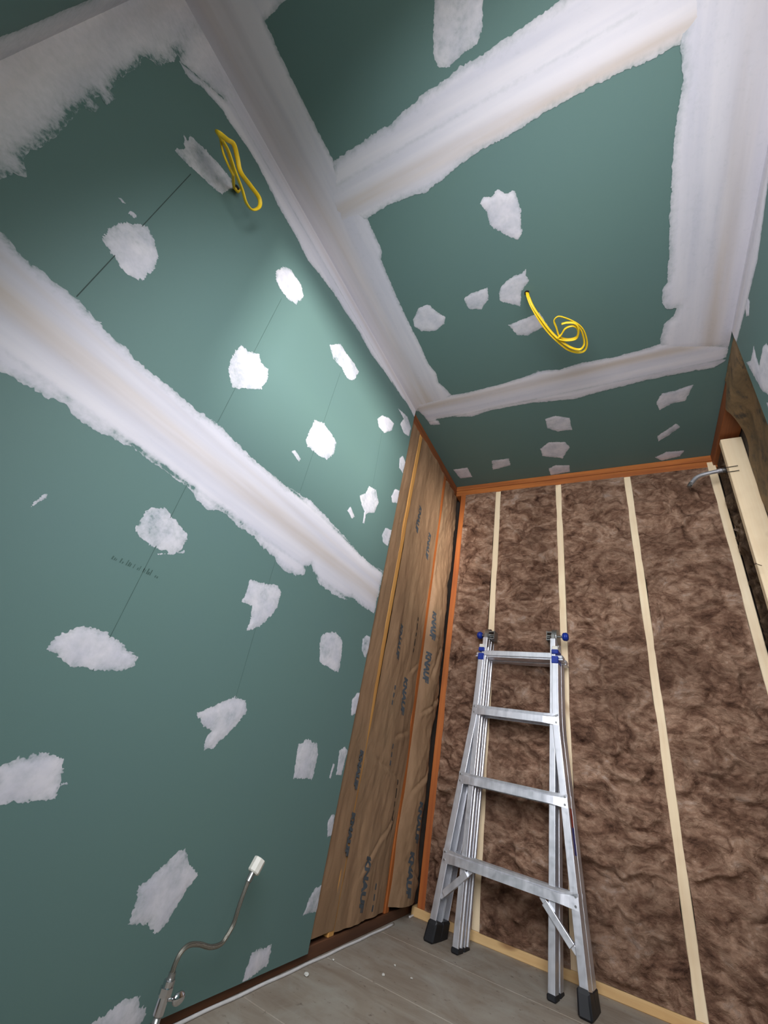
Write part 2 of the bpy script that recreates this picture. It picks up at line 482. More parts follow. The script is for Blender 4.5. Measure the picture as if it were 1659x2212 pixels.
poly = to_plane('L', up) + to_plane('L', dn) + [(-2.80, 1.10), (-2.80, 1.45)]
def tan_left(A, B): return 0.9 * np.exp(-((B - 1.262) / 0.030) ** 2) + 0.25 * np.exp(-((B - 1.33) / 0.012) ** 2)
CL = (YN, Y1, 0.03, H)
mud('L', poly, 'taped_joint', 'mud_y', 0.005, 0.007, 55, 0.03, 0.10, 0, 0.0018, CL, tan_left, 0.92, thin=lambda A, B: 0.34 * np.exp(-((B - 1.385) / 0.007) ** 2) + 0.30 * np.exp(-((B - 1.165) / 0.008) ** 2))

# --- left wall, corner tape under the ceiling and down the near corner
lo_edge = [(893, 897), (880, 872), (862, 850), (850, 832), (830, 802), (800, 762), (775, 715), (750, 680), (720, 632), (690, 592), (665, 562), (640, 512),
           (600, 442), (560, 362), (530, 312), (500, 270), (480, 236), (450, 205), (436, 186), (420, 180), (400, 160), (388, 132), (395, 112), (380, 118), (375, 133),
           (350, 140), (335, 138), (318, 123), (305, 128), (298, 146), (270, 165), (246, 182), (240, 198), (250, 214), (228, 228), (215, 208), (203, 215), (214, 230), (205, 243),
           (185, 233), (165, 240), (140, 268), (115, 300), (50, 340), (60, 384), (30, 378), (0, 390)]
q = to_plane('L', lo_edge)
nsplit = lo_edge.index((395, 112))
poly = [(Y1 + 0.05, H + 0.05), (Y1 + 0.05, q[0][1])] + q[:nsplit] + [(-2.44, 2.40), (YN - 0.05, 2.40), (YN - 0.05, H + 0.05)]
def tan_corner(A, B): return 0.55 * np.exp(-((B - 2.478) / 0.02) ** 2) * ss(-2.6, -1.6, A) + 0.30 * np.exp(-((A + 2.66) / 0.035) ** 2)
mud('L', poly, 'corner_tape', 'mud_y', 0.005, 0.005, 60, 0.025, 0.05, 0, 0.0015, CL, tan_corner, 0.88, thin=lambda A, B: 0.30 * np.exp(-((B - 2.425) / 0.006) ** 2))
poly = [(-2.40, H + 0.05), (-2.40, 2.44)] + q[nsplit - 1:] + [(-2.60, 1.2), (-2.58, -0.05), (YN - 0.05, -0.05), (YN - 0.05, H + 0.05)]
def tan_near(A, B): return 0.45 * np.exp(-((A + 2.69) / 0.05) ** 2)
mud('L', poly, 'corner_tape', 'mud_z', 0.005, 0.006, 60, 0.03, 0.10, 0.0005, 0.0015, CL, tan_near, 0.72, thin=lambda A, B: 0.26 * np.exp(-((A + 2.60) / 0.030) ** 2))

# --- left wall, spots over the screws
spots = [
    [(395, 287), (405, 302), (411, 293), (470, 350), (500, 388), (500, 405), (480, 420), (460, 405), (430, 378), (400, 350), (378, 327), (383, 319), (402, 323), (398, 305)],
    [(222, 520), (235, 495), (255, 482), (300, 482), (320, 490), (335, 520), (342, 555), (335, 580), (318, 590), (310, 605), (295, 603), (270, 590), (250, 560), (240, 545)],
    [(595, 603), (598, 585), (612, 575), (630, 585), (650, 615), (657, 640), (640, 657), (620, 645), (605, 622)],
    [(496, 780), (508, 760), (520, 745), (540, 760), (560, 765), (563, 785), (580, 797), (578, 820), (565, 840), (530, 838), (502, 838), (494, 800)],
    [(712, 745), (735, 742), (750, 765), (765, 785), (775, 803), (765, 821), (750, 818), (738, 795), (720, 775)],
    [(660, 950), (672, 925), (680, 908), (700, 915), (715, 935), (726, 955), (722, 980), (705, 992), (690, 985), (665, 965)],
    [(815, 905), (825, 897), (840, 903), (851, 915), (846, 930), (830, 935), (818, 922)],
    [(860, 882), (880, 900), (888, 925), (883, 943), (872, 935), (864, 915), (872, 905)],
    [(777, 1071), (790, 1065), (797, 1050), (812, 1058), (818, 1085), (808, 1108), (795, 1107), (790, 1112), (787, 1132), (783, 1130), (787, 1105), (781, 1090)],
    [(863, 990), (870, 984), (876, 1000), (870, 1022), (862, 1010)],
    [(845, 1072), (853, 1056), (863, 1060), (858, 1087), (847, 1085)],
    [(825, 1157), (832, 1140), (846, 1145), (838, 1180), (827, 1172)],
    [(293, 1145), (305, 1120), (325, 1097), (355, 1096), (375, 1120), (405, 1155), (403, 1170), (385, 1195), (370, 1195), (330, 1180), (305, 1160)],
    [(540, 1250), (560, 1258), (600, 1265), (606, 1278), (600, 1310), (585, 1330), (562, 1355), (532, 1361), (540, 1340), (544, 1310), (523, 1298), (533, 1280)],
    [(100, 1402), (120, 1375), (160, 1357), (190, 1353), (230, 1365), (260, 1390), (298, 1420), (290, 1437), (262, 1450), (200, 1448), (150, 1437), (122, 1415)],
    [(692, 1375), (705, 1367), (725, 1365), (739, 1385), (738, 1420), (731, 1453), (710, 1443), (690, 1430)],
    [(783, 1380), (792, 1372), (800, 1376), (798, 1400), (789, 1422), (781, 1405)],
    [(440, 1535), (480, 1515), (510, 1505), (530, 1515), (535, 1535), (500, 1580), (460, 1615), (440, 1622), (440, 1605), (455, 1580), (440, 1570), (425, 1540)],
    [(-12, 1660), (40, 1636), (90, 1628), (135, 1640), (133, 1665), (120, 1726), (50, 1735), (-12, 1738)],
    [(637, 1660), (645, 1606), (665, 1597), (685, 1608), (688, 1625), (675, 1684), (634, 1682)],
    [(733, 1622), (745, 1613), (751, 1620), (737, 1675), (726, 1674)],
    [(714, 1681), (711, 1680), (719, 1650), (723, 1651)],
    [(760, 1512), (773, 1495), (779, 1498), (768, 1542), (758, 1546)],
    [(707, 1778), (715, 1760), (723, 1760), (717, 1804), (707, 1809)],
    [(655, 1976), (668, 1940), (680, 1920), (695, 1911), (687, 1968)],
    [(275, 2001), (290, 1960), (300, 1915), (340, 1880), (385, 1840), (400, 1834), (405, 1855), (425, 1890), (400, 1930), (380, 1960), (360, 1995), (335, 2018), (318, 1998)],
    [(530, 2095), (545, 2055), (588, 2040), (578, 2085), (540, 2112), (522, 2128)],
    [(172, 2230), (220, 2196), (270, 2160), (298, 2150), (304, 2172), (316, 2190), (300, 2225), (240, 2245)],
    [(340, 1195), (398, 1191), (398, 1195), (341, 1200)],
    [(68, 1096), (78, 1082), (95, 1068), (101, 1068), (99, 1076), (84, 1082)],
    [(255, 428), (259, 425), (271, 438), (267, 441)],
    [(750, 1102), (757, 1094), (766, 1116), (760, 1120)],
    [(630, 976), (637, 972), (651, 993), (645, 996)],
    [(276, 462), (282, 455), (295, 466), (290, 472), (284, 464)],
    [(129, 1690), (148, 1688), (146, 1697), (131, 1697)],
    [(806, 1392), (812, 1384), (814, 1392), (809, 1402)],
]
for k, s in enumerate(spots):
    big = (max(p[0] for p in s) - min(p[0] for p in s)) > 45
    mud('L', to_plane('L', s), mat='mud_s', cell=0.003 if big else 0.0022, rag=0.0055 if big else 0.0035, rs=70 if big else 110,
        feather=0.016 if big else 0.008, thick=0.22, clip=CL, base=(0.46, 0.58, 0.72, 0.52)[k % 4])

# --- ceiling
CC = (-0.0, W, YN, -0.002)
edge_l = [(572, 44), (600, 108), (640, 190), (680, 270), (722, 349)]
edge_l2 = [(796, 476), (820, 530), (826, 545), (823, 560), (840, 600), (857, 642), (880, 690), (910, 750), (925, 785), (942, 805), (947, 825), (975, 852)]
j1 = to_plane('C', [(920, 900)])[0][1]
poly = [(-0.05, YN - 0.05)] + [(W + 0.05, YN - 0.05), (W + 0.05, -2.55)] + [(0.9, -2.528), (0.5, -2.522)] + to_plane('C', edge_l + edge_l2) + [(0.2, -0.84), (-0.05, -0.84)]
def tan_cl(A, B): return 0.55 * np.exp(-((A - 0.075) / 0.05) ** 2) + 0.9 * ss(-1.15, -0.86, B) * np.exp(-((A - 0.06) / 0.1) ** 2)
mud('C', poly, 'corner_tape', 'mud_y', 0.005, 0.003, 60, 0.02, 0.05, 0, 0.0015, CC, tan_cl, 0.90)

up = [(722, 347), (760, 322), (800, 292), (840, 270), (870, 242), (895, 225), (910, 205), (950, 180), (1000, 140), (1040, 120), (1080, 90), (1140, 50), (1200, 10), (1260, -35), (1330, -80), (1480, -150)]
dn = [(1560, 40), (1475, 93), (1450, 105), (1400, 131), (1380, 141), (1290, 180), (1200, 230), (1120, 280), (1040, 325), (1000, 350), (960, 385), (920, 415), (900, 420), (840, 442), (795, 470)]
jy = -1.975
def tan_c2(A, B): return 0.85 * np.exp(-((B - jy) / 0.028) ** 2)
mud('C', to_plane('C', up) + to_plane('C', dn) + [(0.12, -1.93), (0.12, -2.03)], 'taped_joint', 'mud_x', 0.005, 0.005, 60, 0.03, 0.10, 0.0006, 0.0018, CC, tan_c2, 0.90, thin=lambda A, B: 0.36 * np.exp(-((B - jy - 0.085) / 0.007) ** 2) + 0.26 * np.exp(-((B - jy + 0.085) / 0.007) ** 2))

up = [(975, 853), (1000, 850), (1080, 830), (1150, 808), (1160, 800), (1210, 798), (1250, 785), (1330, 770), (1400, 752), (1440, 738)]
dn = [(1575, 745), (1568, 778), (1540, 795), (1500, 800), (1400, 820), (1300, 845), (1240, 862), (1150, 870), (1060, 886), (1020, 900), (980, 900), (945, 905), (952, 917), (930, 918), (915, 898), (902, 885)]
def tan_c1(A, B): return 0.9 * np.exp(-((B + 0.855) / 0.03) ** 2)
mud('C', to_plane('C', up) + to_plane('C', dn) + [(0.02, -0.90)], 'taped_joint', 'mud_x', 0.004, 0.004, 60, 0.022, 0.10, 0.0009, 0.0016, CC, tan_c1, 0.88, thin=lambda A, B: 0.38 * np.exp(-((B + 0.735) / 0.006) ** 2) + 0.30 * np.exp(-((B + 0.925) / 0.006) ** 2))

lf = [(1478, 60), (1472, 90), (1470, 112), (1475, 170), (1466, 230), (1456, 300), (1451, 380), (1447, 470), (1445, 560), (1440, 610), (1430, 625), (1430, 655), (1441, 668), (1462, 664), (1455, 682), (1433, 700), (1425, 742)]
def tan_c4(A, B): return 0.75 * np.exp(-((A - 1.475) / 0.035) ** 2) * ss(-2.4, -1.2, B)
mud('C', [(1.30, -2.62), (1.31, -2.1)] + to_plane('C', lf) + [(1.31, -0.86), (1.545, -0.80), (W + 0.05, -0.86), (W + 0.05, YN - 0.05), (1.30, YN - 0.05)], 'corner_tape', 'mud_y', 0.005, 0.004, 50, 0.03, 0.06, 0.0012, 0.0015, CC, tan_c4, 0.86)

for k, s in enumerate([
    [(938, -10), (1043, -10), (1042, 60), (1030, 95), (995, 120), (970, 145), (945, 145), (935, 110)],
    [(1037, 440), (1045, 425), (1060, 427), (1075, 410), (1095, 420), (1110, 410), (1125, 450), (1125, 490), (1130, 497), (1120, 518), (1100, 512), (1080, 500), (1060, 490), (1050, 457)],
    [(1077, 635), (1085, 615), (1110, 595), (1128, 590), (1138, 577), (1136, 595), (1143, 607), (1126, 630), (1124, 662), (1117, 660), (1080, 650)],
    [(1002, 645), (1015, 635), (1055, 620), (1055, 648), (1040, 668), (1012, 668)],
    [(893, 690), (905, 665), (925, 657), (945, 675), (962, 685), (960, 700), (940, 715), (910, 715), (895, 705)],
    [(1098, 702), (1165, 675), (1175, 690), (1182, 702), (1140, 725), (1118, 724)],
    [(1177, 905), (1200, 898), (1230, 903), (1236, 928), (1205, 932), (1183, 925)],
    [(1167, 970), (1185, 955), (1220, 955), (1231, 965), (1215, 990), (1172, 985)],
    [(1185, 1012), (1200, 1005), (1230, 1005), (1231, 1019), (1190, 1027)],
    [(1062, 995), (1100, 990), (1103, 1005), (1065, 1015)],
    [(978, 1014), (1010, 1010), (1020, 1030), (995, 1034)],
    [(1417, 870), (1430, 850), (1460, 843), (1499, 830), (1480, 866), (1450, 872), (1425, 886)],
    [(1420, 942), (1460, 915), (1470, 922), (1445, 940), (1422, 953)],
    [(1415, 988), (1440, 976), (1478, 973), (1470, 985), (1430, 995)],
]):
    mud('C', to_plane('C', s), mat='mud_s', cell=0.003, rag=0.004, rs=80, feather=0.012, thick=0.2, lift=0.0, clip=CC, base=(0.56, 0.72, 0.64)[k % 3])

# --- right wall: corner tape under the ceiling and a clawed smear near its cut edge
CR = (YN, Y2, 0.03, H)
def tan_r(A, B): return 0.3 * np.exp(-((B - 2.47) / 0.02) ** 2)
mud('R', [(Y2 + 0.05, H + 0.05), (Y2 + 0.05, 2.44)] + to_plane('R', [(1592, 735), (1602, 700), (1612, 660), (1624, 612), (1637, 560), (1648, 480), (1659, 395)]) + [(-1.55, 2.385), (-2.1, 2.39), (YN - 0.05, 2.39), (YN - 0.05, H + 0.05)],
    'corner_tape', 'mud_y', 0.004, 0.003, 60, 0.02, 0.08, 0, 0.0012, CR, tan_r, 0.80)
mud('R', to_plane('R', [(1628, 745), (1634, 772), (1640, 790), (1648, 748), (1656, 742), (1668, 760), (1690, 800), (1675, 860), (1648, 846), (1634, 822), (1622, 800), (1612, 782), (1622, 780)]),
    mat='mud_s', cell=0.003, rag=0.004, feather=0.014, thick=0.1, clip=CR, base=0.74)
mud('R', to_plane('R', [(1615, 642), (1620, 650), (1618, 682), (1612, 684), (1610, 664)]), mat='mud_s', cell=0.002, rag=0.002, rs=120, feather=0.008, clip=CR, base=0.78)
mud('R', to_plane('R', [(1655, 868), (1700, 880), (1720, 960), (1670, 915)]), mat='mud_s', cell=0.003, rag=0.004, feather=0.014, clip=CR, base=0.8)
# --- wall behind the camera: corner tape
mud('N', [(-0.05, -0.05), (0.09, -0.05), (0.10, H - 0.10), (W + 0.05, H - 0.09), (W + 0.05, H + 0.05), (-0.05, H + 0.05)], 'corner_tape', 'mud_z', 0.006, 0.006, 50, 0.03, 0.05, 0, 0.0015, (0.0, W, 0.03, H), None, 0.62)

# --- pencil lines over the stud positions and a faint stamped marking
def strip(pl, pts, w, mat, name):
    f3 = PL[pl][3]
    bm = bmesh.new()
    for (a0, b0), (a1, b1) in zip(pts, pts[1:]):
        d = math.hypot(a1 - a0, b1 - b0); nx, ny = -(b1 - b0) / d * w / 2, (a1 - a0) / d * w / 2
        bm.faces.new([bm.verts.new(f3(x, y, 0.0004)) for x, y in ((a0 + nx, b0 + ny), (a0 - nx, b0 - ny), (a1 - nx, b1 - ny), (a1 + nx, b1 + ny))])
    return obj(name, bm, M[mat], PL[pl][5])
for px, w, mt in (([(412, 376), (165, 641)], 0.0022, 'pencil'), ([(608, 645), (470, 912)], 0.0012, 'pencil_f'), ([(410, 1035), (200, 1450)], 0.0014, 'pencil_f'),
                  ([(735, 805), (648, 1062)], 0.0012, 'pencil_f'), ([(825, 935), (805, 1050)], 0.0012, 'pencil_f'), ([(595, 1210), (505, 1520)], 0.0010, 'pencil_f')):
    strip('L', to_plane('L', px), w, mt, 'pencil_line')
bm = bmesh.new(); rr = random.Random(4)
a = np.array(to_plane('L', [(235, 1205)])[0]); b = np.array(to_plane('L', [(340, 1250)])[0])
for k in range(26):
    t = k / 26 + 0.01 * rr.random()
    p = a + (b - a) * t; hgt = 0.004 + 0.011 * rr.random(); w = 0.0012 + 0.0025 * rr.random()
    if rr.random() < 0.25: continue
    bm.faces.new([bm.verts.new(L3(p[0] + dx, p[1] + dz, 0.0004)) for dx, dz in ((0, 0), (w, 0), (w + 0.001, hgt), (0.001, hgt))])
obj('stamped_marking', bm, M['pencil_f'], wall_left)

# ------------------------------------------------------------------ left wall open framing
XF = -DW                                        # stud face
def stud(name, lo, hi, mat, parent): return bbox(name, lo, hi, M[mat], parent, 0.0025)
stud('bottom_plate', (XF - 0.089, YN, 0.0), (XF, 0.08, 0.038), 'plate_dark', wall_left)
stud('top_plate', (XF - 0.089, Y1 - 0.05, H - 0.076), (XF, 0.08, H - 0.002), 'old_y', wall_left)
for y in (-0.715, -0.262, -1.121):
    stud('stud', (XF - 0.089, y, 0.038), (XF, y + 0.038, H - 0.076), 'amber' if y == -0.715 else 'old', wall_left)
bbox('sheathing', (XF - 0.105, YN, 0.0), (XF - 0.092, 0.10, H), M['osb'], wall_left)

def paper(name, f_l, f_r, z0, z1, depth, mat, parent, nx=34, nz=240, f3=None):
    """kraft facing of a batt: left and right edge as functions of z, depth(u, z) out of the wall"""
    Z, U = np.meshgrid(np.linspace(z0, z1, nz), np.linspace(0, 1, nx), indexing='ij')
    l, r = f_l(Z), f_r(Z)
    V = np.array(np.broadcast_arrays(*f3(l + (r - l) * U, Z, depth(U, Z)))).reshape(3, -1).T
    idx = np.arange(nx * nz).reshape(nz, nx)
    F = np.stack([idx[:-1, :-1], idx[:-1, 1:], idx[1:, 1:], idx[1:, :-1]], -1).reshape(-1, 4)
    me = bpy.data.meshes.new(name); me.from_pydata(V.tolist(), [], F.tolist())
    return link(name, me, M[mat], parent, True)
def N1(z, s, f=3.0): return fbm(np.asarray(z, float) * f, np.asarray(z, float) * 0 + s * 7.3, s, 3) - 0.5
def N2(u, z, s, f=8.0, g=2.5): return fbm(np.asarray(u, float) * f, np.asarray(z, float) * g * 2, s, 4) - 0.5
def LF(y, z, d): return (XF + d, y, z)
def crease(y, z, y0, z0, y1, z1, w=0.007):
    """sharp fold line with a soft lip"""
    ey, ez = y1 - y0, z1 - z0; t = ((y - y0) * ey + (z - z0) * ez) / (ey * ey + ez * ez)
    L = math.hypot(ey, ez)
    d = ((y - y0) * ez - (z - z0) * ey) / L + 0.012 * (fbm(t * 4.0, t * 0 + y0 * 31, 5, 2) - 0.5)
    a = ss(0, 0.25, t) * ss(0, 0.25, 1 - t)
    return a * (np.exp(-np.abs(d) / w) - 0.55 * np.exp(-((d - 2.2 * w) / (2.0 * w)) ** 2))
close = lambda z: 1.0 - ss(0.55, 1.1, np.asarray(z, float))     # lower down the flanges of the papers meet
p1r = lambda z: -0.722 + 0.030 * close(z) + 0.034 * N1(z, 2, 4.0)
p2l = lambda z: -0.682 - 0.006 * close(z) + 0.026 * N1(z, 2, 4.0) + 0.012 * N1(z, 5, 7)
p2r = lambda z: -0.262 + 0.045 * N1(z, 7, 3.0) - 0.02 * ss(0.5, 0.2, np.asarray(z, float)) - 0.018 * np.exp(-((np.asarray(z) - 0.80) / 0.07) ** 2)
p3l = lambda z: -0.222 + 0.050 * N1(z, 9, 3.4) - 0.01 * close(z)
p3r = lambda z: 0.060 - 0.015 * close(z) + 0.014 * N1(z, 11)
batt1 = paper('insulation_batt', lambda z: Y1 - 0.02 + z * 0, p1r, 0.055, H - 0.078, lambda u, z: 0.001 + 0.006 * N2(u, z, 21), 'kraft', wall_left, 18, 200, f3=LF)
d2 = lambda u, z: (0.003 + 0.010 * np.sin(np.pi * u) * (0.6 + N2(u, z, 24)) + 0.016 * N2(u, z, 25, 5, 2.6) * ss(0, 0.08, u) * ss(0, 0.08, 1 - u)
     - 0.006 * (crease(u * 0.42, z, 0.10, 0.18, 0.40, 0.42) + crease(u * 0.42, z, 0.06, 0.62, 0.38, 0.53) + crease(u * 0.42, z, 0.22, 0.71, 0.43, 0.76) + crease(u * 0.42, z, 0.30, 1.02, 0.42, 1.10)))
batt2 = paper('insulation_batt', p2l, p2r, 0.05, H - 0.077, d2, 'kraft', wall_left, 72, 420, f3=LF)
d3 = lambda u, z: (-0.006 + (0.050 * (1 - ss(1.2, 2.1, np.asarray(z, float))) + 0.006) * np.maximum(0, np.sin(np.pi * np.minimum(1, u * 1.05))) ** 0.8 + 0.030 * N2(u, z, 31, 4, 3.2) * ss(0, 0.1, u)
     - 0.009 * (crease(u * 0.28, z, 0.0, 0.84, 0.26, 1.00) + crease(u * 0.28, z, 0.02, 0.48, 0.24, 0.66) + crease(u * 0.28, z, 0.02, 1.32, 0.26, 1.20) + crease(u * 0.28, z, 0.04, 0.24, 0.28, 0.10) + crease(u * 0.28, z, 0.06, 1.02, 0.16, 1.28)))
batt3 = paper('insulation_batt', p3l, p3r, 0.06, H - 0.079, d3, 'kraft', wall_left, 60, 420, f3=LF)

def lettering(text, y, z, size, mat, parent, surf, down=True):
    """flat print that runs down the paper"""
    cu = bpy.data.curves.new('print', 'FONT'); cu.body = text; cu.size = size; cu.align_x = 'CENTER'; cu.align_y = 'CENTER'; cu.resolution_u = 3; cu.offset = 0.0028; cu.shear = 0.15
    t = bpy.data.objects.new('print', cu); C.objects.link(t)
    me = bpy.data.meshes.new_from_object(t.evaluated_get(bpy.context.evaluated_depsgraph_get()))
    bpy.data.objects.remove(t)
    bm = bmesh.new(); bm.from_mesh(me)
    bmesh.ops.triangulate(bm, faces=bm.faces[:])
    bmesh.ops.subdivide_edges(bm, edges=[e for e in bm.edges if e.calc_length() > 0.012], cuts=1)
    for v in bm.verts:
        u, w = v.co.x * 1.15, v.co.y
        yy, zz = y + w, z - u
        v.co = (surf(yy, zz) + 0.0016, yy, zz)
    bm.to_mesh(me); bm.free()
    return link('printed_lettering', me, M[mat], parent)
s2 = lambda y, z: XF + float(d2(np.clip((y - p2l(z)) / (p2r(z) - p2l(z)), 0, 1), np.float64(z)))
s3 = lambda y, z: XF + float(d3(np.clip((y - p3l(z)) / (p3r(z) - p3l(z)), 0, 1), np.float64(z)))
s1 = lambda y, z: XF + 0.004
def LP(u, v): q = on(u, v, 0, XF); return q[1], q[2]
for u, v in ((860, 1383), (870, 1501), (783, 1905), (922, 1178), (901, 1120)):
    y, z = LP(u, v); lettering('KNAUF', y, z, 0.046, 'ink_blue', batt2, s2)
for u, v in ((938, 1350), (897, 1772), (880, 1885), (926, 1440), (951, 1060)):
    q = on(u, v, 0, XF + 0.03); lettering('KNAUF', min(q[1], -0.02), q[2], 0.044, 'ink_blue', batt3, s3)
for u, v in ((778, 1660), (760, 1798)):
    y, z = LP(u, v); lettering('KNAUF', y - 0.022, z, 0.036, 'ink_blue', batt1, s1)
for u, v in ((896, 1370), (850, 1735)):                       # broken line of small black code print
    y, z = LP(u, v); lettering('- -- - -- -', y, z, 0.05, 'ink_black', batt2, s2)
for u, v in ((848, 1500), (805, 1935), (842, 1628)):
    y, z = LP(u, v); lettering('- - -', y, z, 0.05, 'ink_blue', batt2, s2)

# ------------------------------------------------------------------ back wall: studs, plates, wool
wall_back = bbox('wall_back', (-0.10, 0.092, 0.0), (1.75, 0.105, H), M['osb'])
tag(wall_back, 'open stud wall with pale pine studs and brown mineral wool between them', 'wall', kind='structure')
stud('bottom_plate', (0.0, 0.0, 0.0), (1.70, 0.089, 0.036), 'pine_x', wall_back)
stud('top_plate', (-0.013, 0.0, H - 0.088), (1.70, 0.089, H - 0.042), 'old_x', wall_back)
stud('top_plate', (-0.013, -0.002, H - 0.040), (1.70, 0.089, H - 0.001), 'old_x', wall_back)
SX = [(0.028, 0.068, 'old'), (0.2925, 0.3305, 'pine'), (0.6995, 0.7375, 'pine'), (1.1060, 1.1440, 'pine'), (1.536, 1.576, 'pine')]
for k, (x0, x1, mt) in enumerate(SX):
    stud('stud', (x0, -0.001 if k == 4 else 0.0, 0.036), (x1, 0.089, H - 0.088 if k < 4 else H - 0.05), mt, wall_back)

def wool(name, x0, x1, z0, z1, mat, parent, seed, f3, bulge=0.020, amp=0.075, cell=0.006, wob=0.0055):
    nx = max(8, int((x1 - x0) / cell)); nz = int((z1 - z0) / cell)
    U, Z = np.meshgrid(np.linspace(0, 1, nx), np.linspace(z0, z1, nz), indexing='ij')
    wl = wob * (fbm(Z * 6, Z * 0 + seed, seed, 3) - 0.45) * 2; wr = wob * (fbm(Z * 6, Z * 0 + seed + 50, seed + 3, 3) - 0.45) * 2
    X = (x0 - wl) + (x1 + wr - x0 + wl) * U
    wx = X * 6.5 + 1.3 * fbm(X * 7, Z * 5, seed + 1, 3); wz = Z * 10 + 1.6 * fbm(X * 6 + 9, Z * 6, seed + 2, 3)
    r = 1 - np.abs(2 * fbm(wx, wz, seed + 5, 4) - 1) * 2.2           # folds
    n = fbm(X * 24, Z * 34, seed + 6, 4)
    edge = ss(0, 0.10, U) * ss(0, 0.10, 1 - U) * ss(0, 0.06, z1 - Z) * ss(0, 0.04, Z - z0)
    D = 0.0025 + edge * (bulge * np.sin(np.pi * U) ** 0.6 + amp * (r - 0.75) * 0.55 + 0.030 * (n - 0.5))
    D = np.maximum(D, -0.045)
    V = np.array(f3(X, Z, D)).reshape(3, -1).T
    idx = np.arange(nx * nz).reshape(nx, nz)
    F = np.stack([idx[:-1, :-1], idx[1:, :-1], idx[1:, 1:], idx[:-1, 1:]], -1).reshape(-1, 4)
    me = bpy.data.meshes.new(name); me.from_pydata(V.tolist(), [], F.tolist())
    return link(name, me, M[mat], parent, True)
BF = lambda x, z, d: (x, -d, z)
for k in range(4):
    wool('insulation_batt', SX[k][1], SX[k + 1][0], 0.037, H - 0.088, 'wool', wall_back, 40 + 13 * k, BF)

# ------------------------------------------------------------------ right wall open framing
XR = W + DW
stud('bottom_plate', (XR, YN, 0.0), (XR + 0.089, 0.0, 0.038), 'old_y', wall_right)
stud('top_plate', (XR, Y2 - 0.06, H - 0.078), (XR + 0.089, 0.0, H - 0.002), 'old_y', wall_right)
stud('stud', (XR, -0.262, 0.038), (XR + 0.089, -0.224, H - 0.100), 'pine', wall_right)
stud('stud', (XR, -0.93, 0.038), (XR + 0.089, -0.892, H - 0.078), 'old', wall_right)
bbox('sheathing', (XR + 0.092, DY1, 0.0), (XR + 0.105, 0.10, H), M['osb'], wall_right)
bbox('sheathing', (XR + 0.092, YN, DZ1), (XR + 0.105, DY1, H), M['osb'], wall_right)
bbox('sheathing', (XR + 0.092, YN, 0.0), (XR + 0.105, DY1, DZ0), M['osb'], wall_right)
RF = lambda y, z, d: (XR + 0.072 - d, y, z)
def flap(u, z):            # the facing slopes back into the bay and its top flange lies over the plate
    k = ss(2.26, 2.405, z)
    return (0.058 * (1 - u) ** 1.3 - 0.014 + 0.014 * N2(u, z, 77, 6, 3)) * (1 - k) + (0.0755 + 0.004 * N2(u, z, 78, 7, 4)) * k
paper('insulation_batt', lambda z: -0.889 + z * 0, lambda z: -0.264 - 0.22 * ss(2.22, 2.38, z) - 0.12 * ss(2.40, 2.47, z) + 0.035 * N1(z, 71, 9), 0.05, H - 0.004,
      flap, 'kraft_d', wall_right, 44, 260, f3=RF)
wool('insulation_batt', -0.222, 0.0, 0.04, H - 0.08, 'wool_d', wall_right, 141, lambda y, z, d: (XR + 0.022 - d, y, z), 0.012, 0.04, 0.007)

# ------------------------------------------------------------------ ladder
lad_O = Vector((0.481, -0.255, 0.0)); TOP = Vector((0.4955, -0.135, 1.330))
Xl = Vector((0.602, -0.071, 0)).normalized()
Zl = (TOP - lad_O); Zl = (Zl - Xl * Zl.dot(Xl)).normalized(); Yl = Zl.cross(Xl)
ladder = empty('folding_ladder'); ML = Matrix((Xl, Yl, Zl)).transposed().to_4x4(); ML.translation = lad_O
ladder.matrix_world = ML
tag(ladder, 'silver aluminium multi-position ladder with blue knobs and black feet leaning on the stud wall', 'ladder')

def rail(name, prof, path, mat, parent):
    """profile (across, depth) carried along (across, height) points"""
    bm = bmesh.new(); rings = []
    for (s, t) in path: rings.append([bm.verts.new((s + a, b, t)) for a, b in prof])
    n = len(prof)
    for A, B in zip(rings, rings[1:]):
        for k in range(n): bm.faces.new((A[k], A[(k + 1) % n], B[(k + 1) % n], B[k]))
    bm.faces.new(rings[0][::-1]); bm.faces.new(rings[-1])
    return obj(name, bm, mat, parent)
def chan(s, y0, w=0.030, d=0.060, t=0.0035):     # open towards the middle of the ladder; s = side
    p = [(w / 2, y0), (w / 2, y0 + d), (-w / 2, y0 + d), (-w / 2, y0 + d - t), (w / 2 - t, y0 + d - t), (w / 2 - t, y0 + t), (-w / 2, y0 + t), (-w / 2, y0)]
    return [(a * s, b) for a, b in p]
def ibeam(s, y0, w=0.026, d=0.048):
    p = [(w / 2, y0), (w / 2, y0 + d), (-w / 2, y0 + d), (-w / 2, y0 + d - 0.012), (-w / 2 + 0.007, y0 + d - 0.015), (-w / 2 + 0.007, y0 + 0.015), (-w / 2, y0 + 0.012), (-w / 2, y0)]
    return [(a * s, b) for a, b in p]
def soft(o, w=0.0018, seg=2):
    b = o.modifiers.new('bevel', 'BEVEL'); b.width = w; b.segments = seg; b.limit_method = 'ANGLE'; b.angle_limit = 0.6
    return o
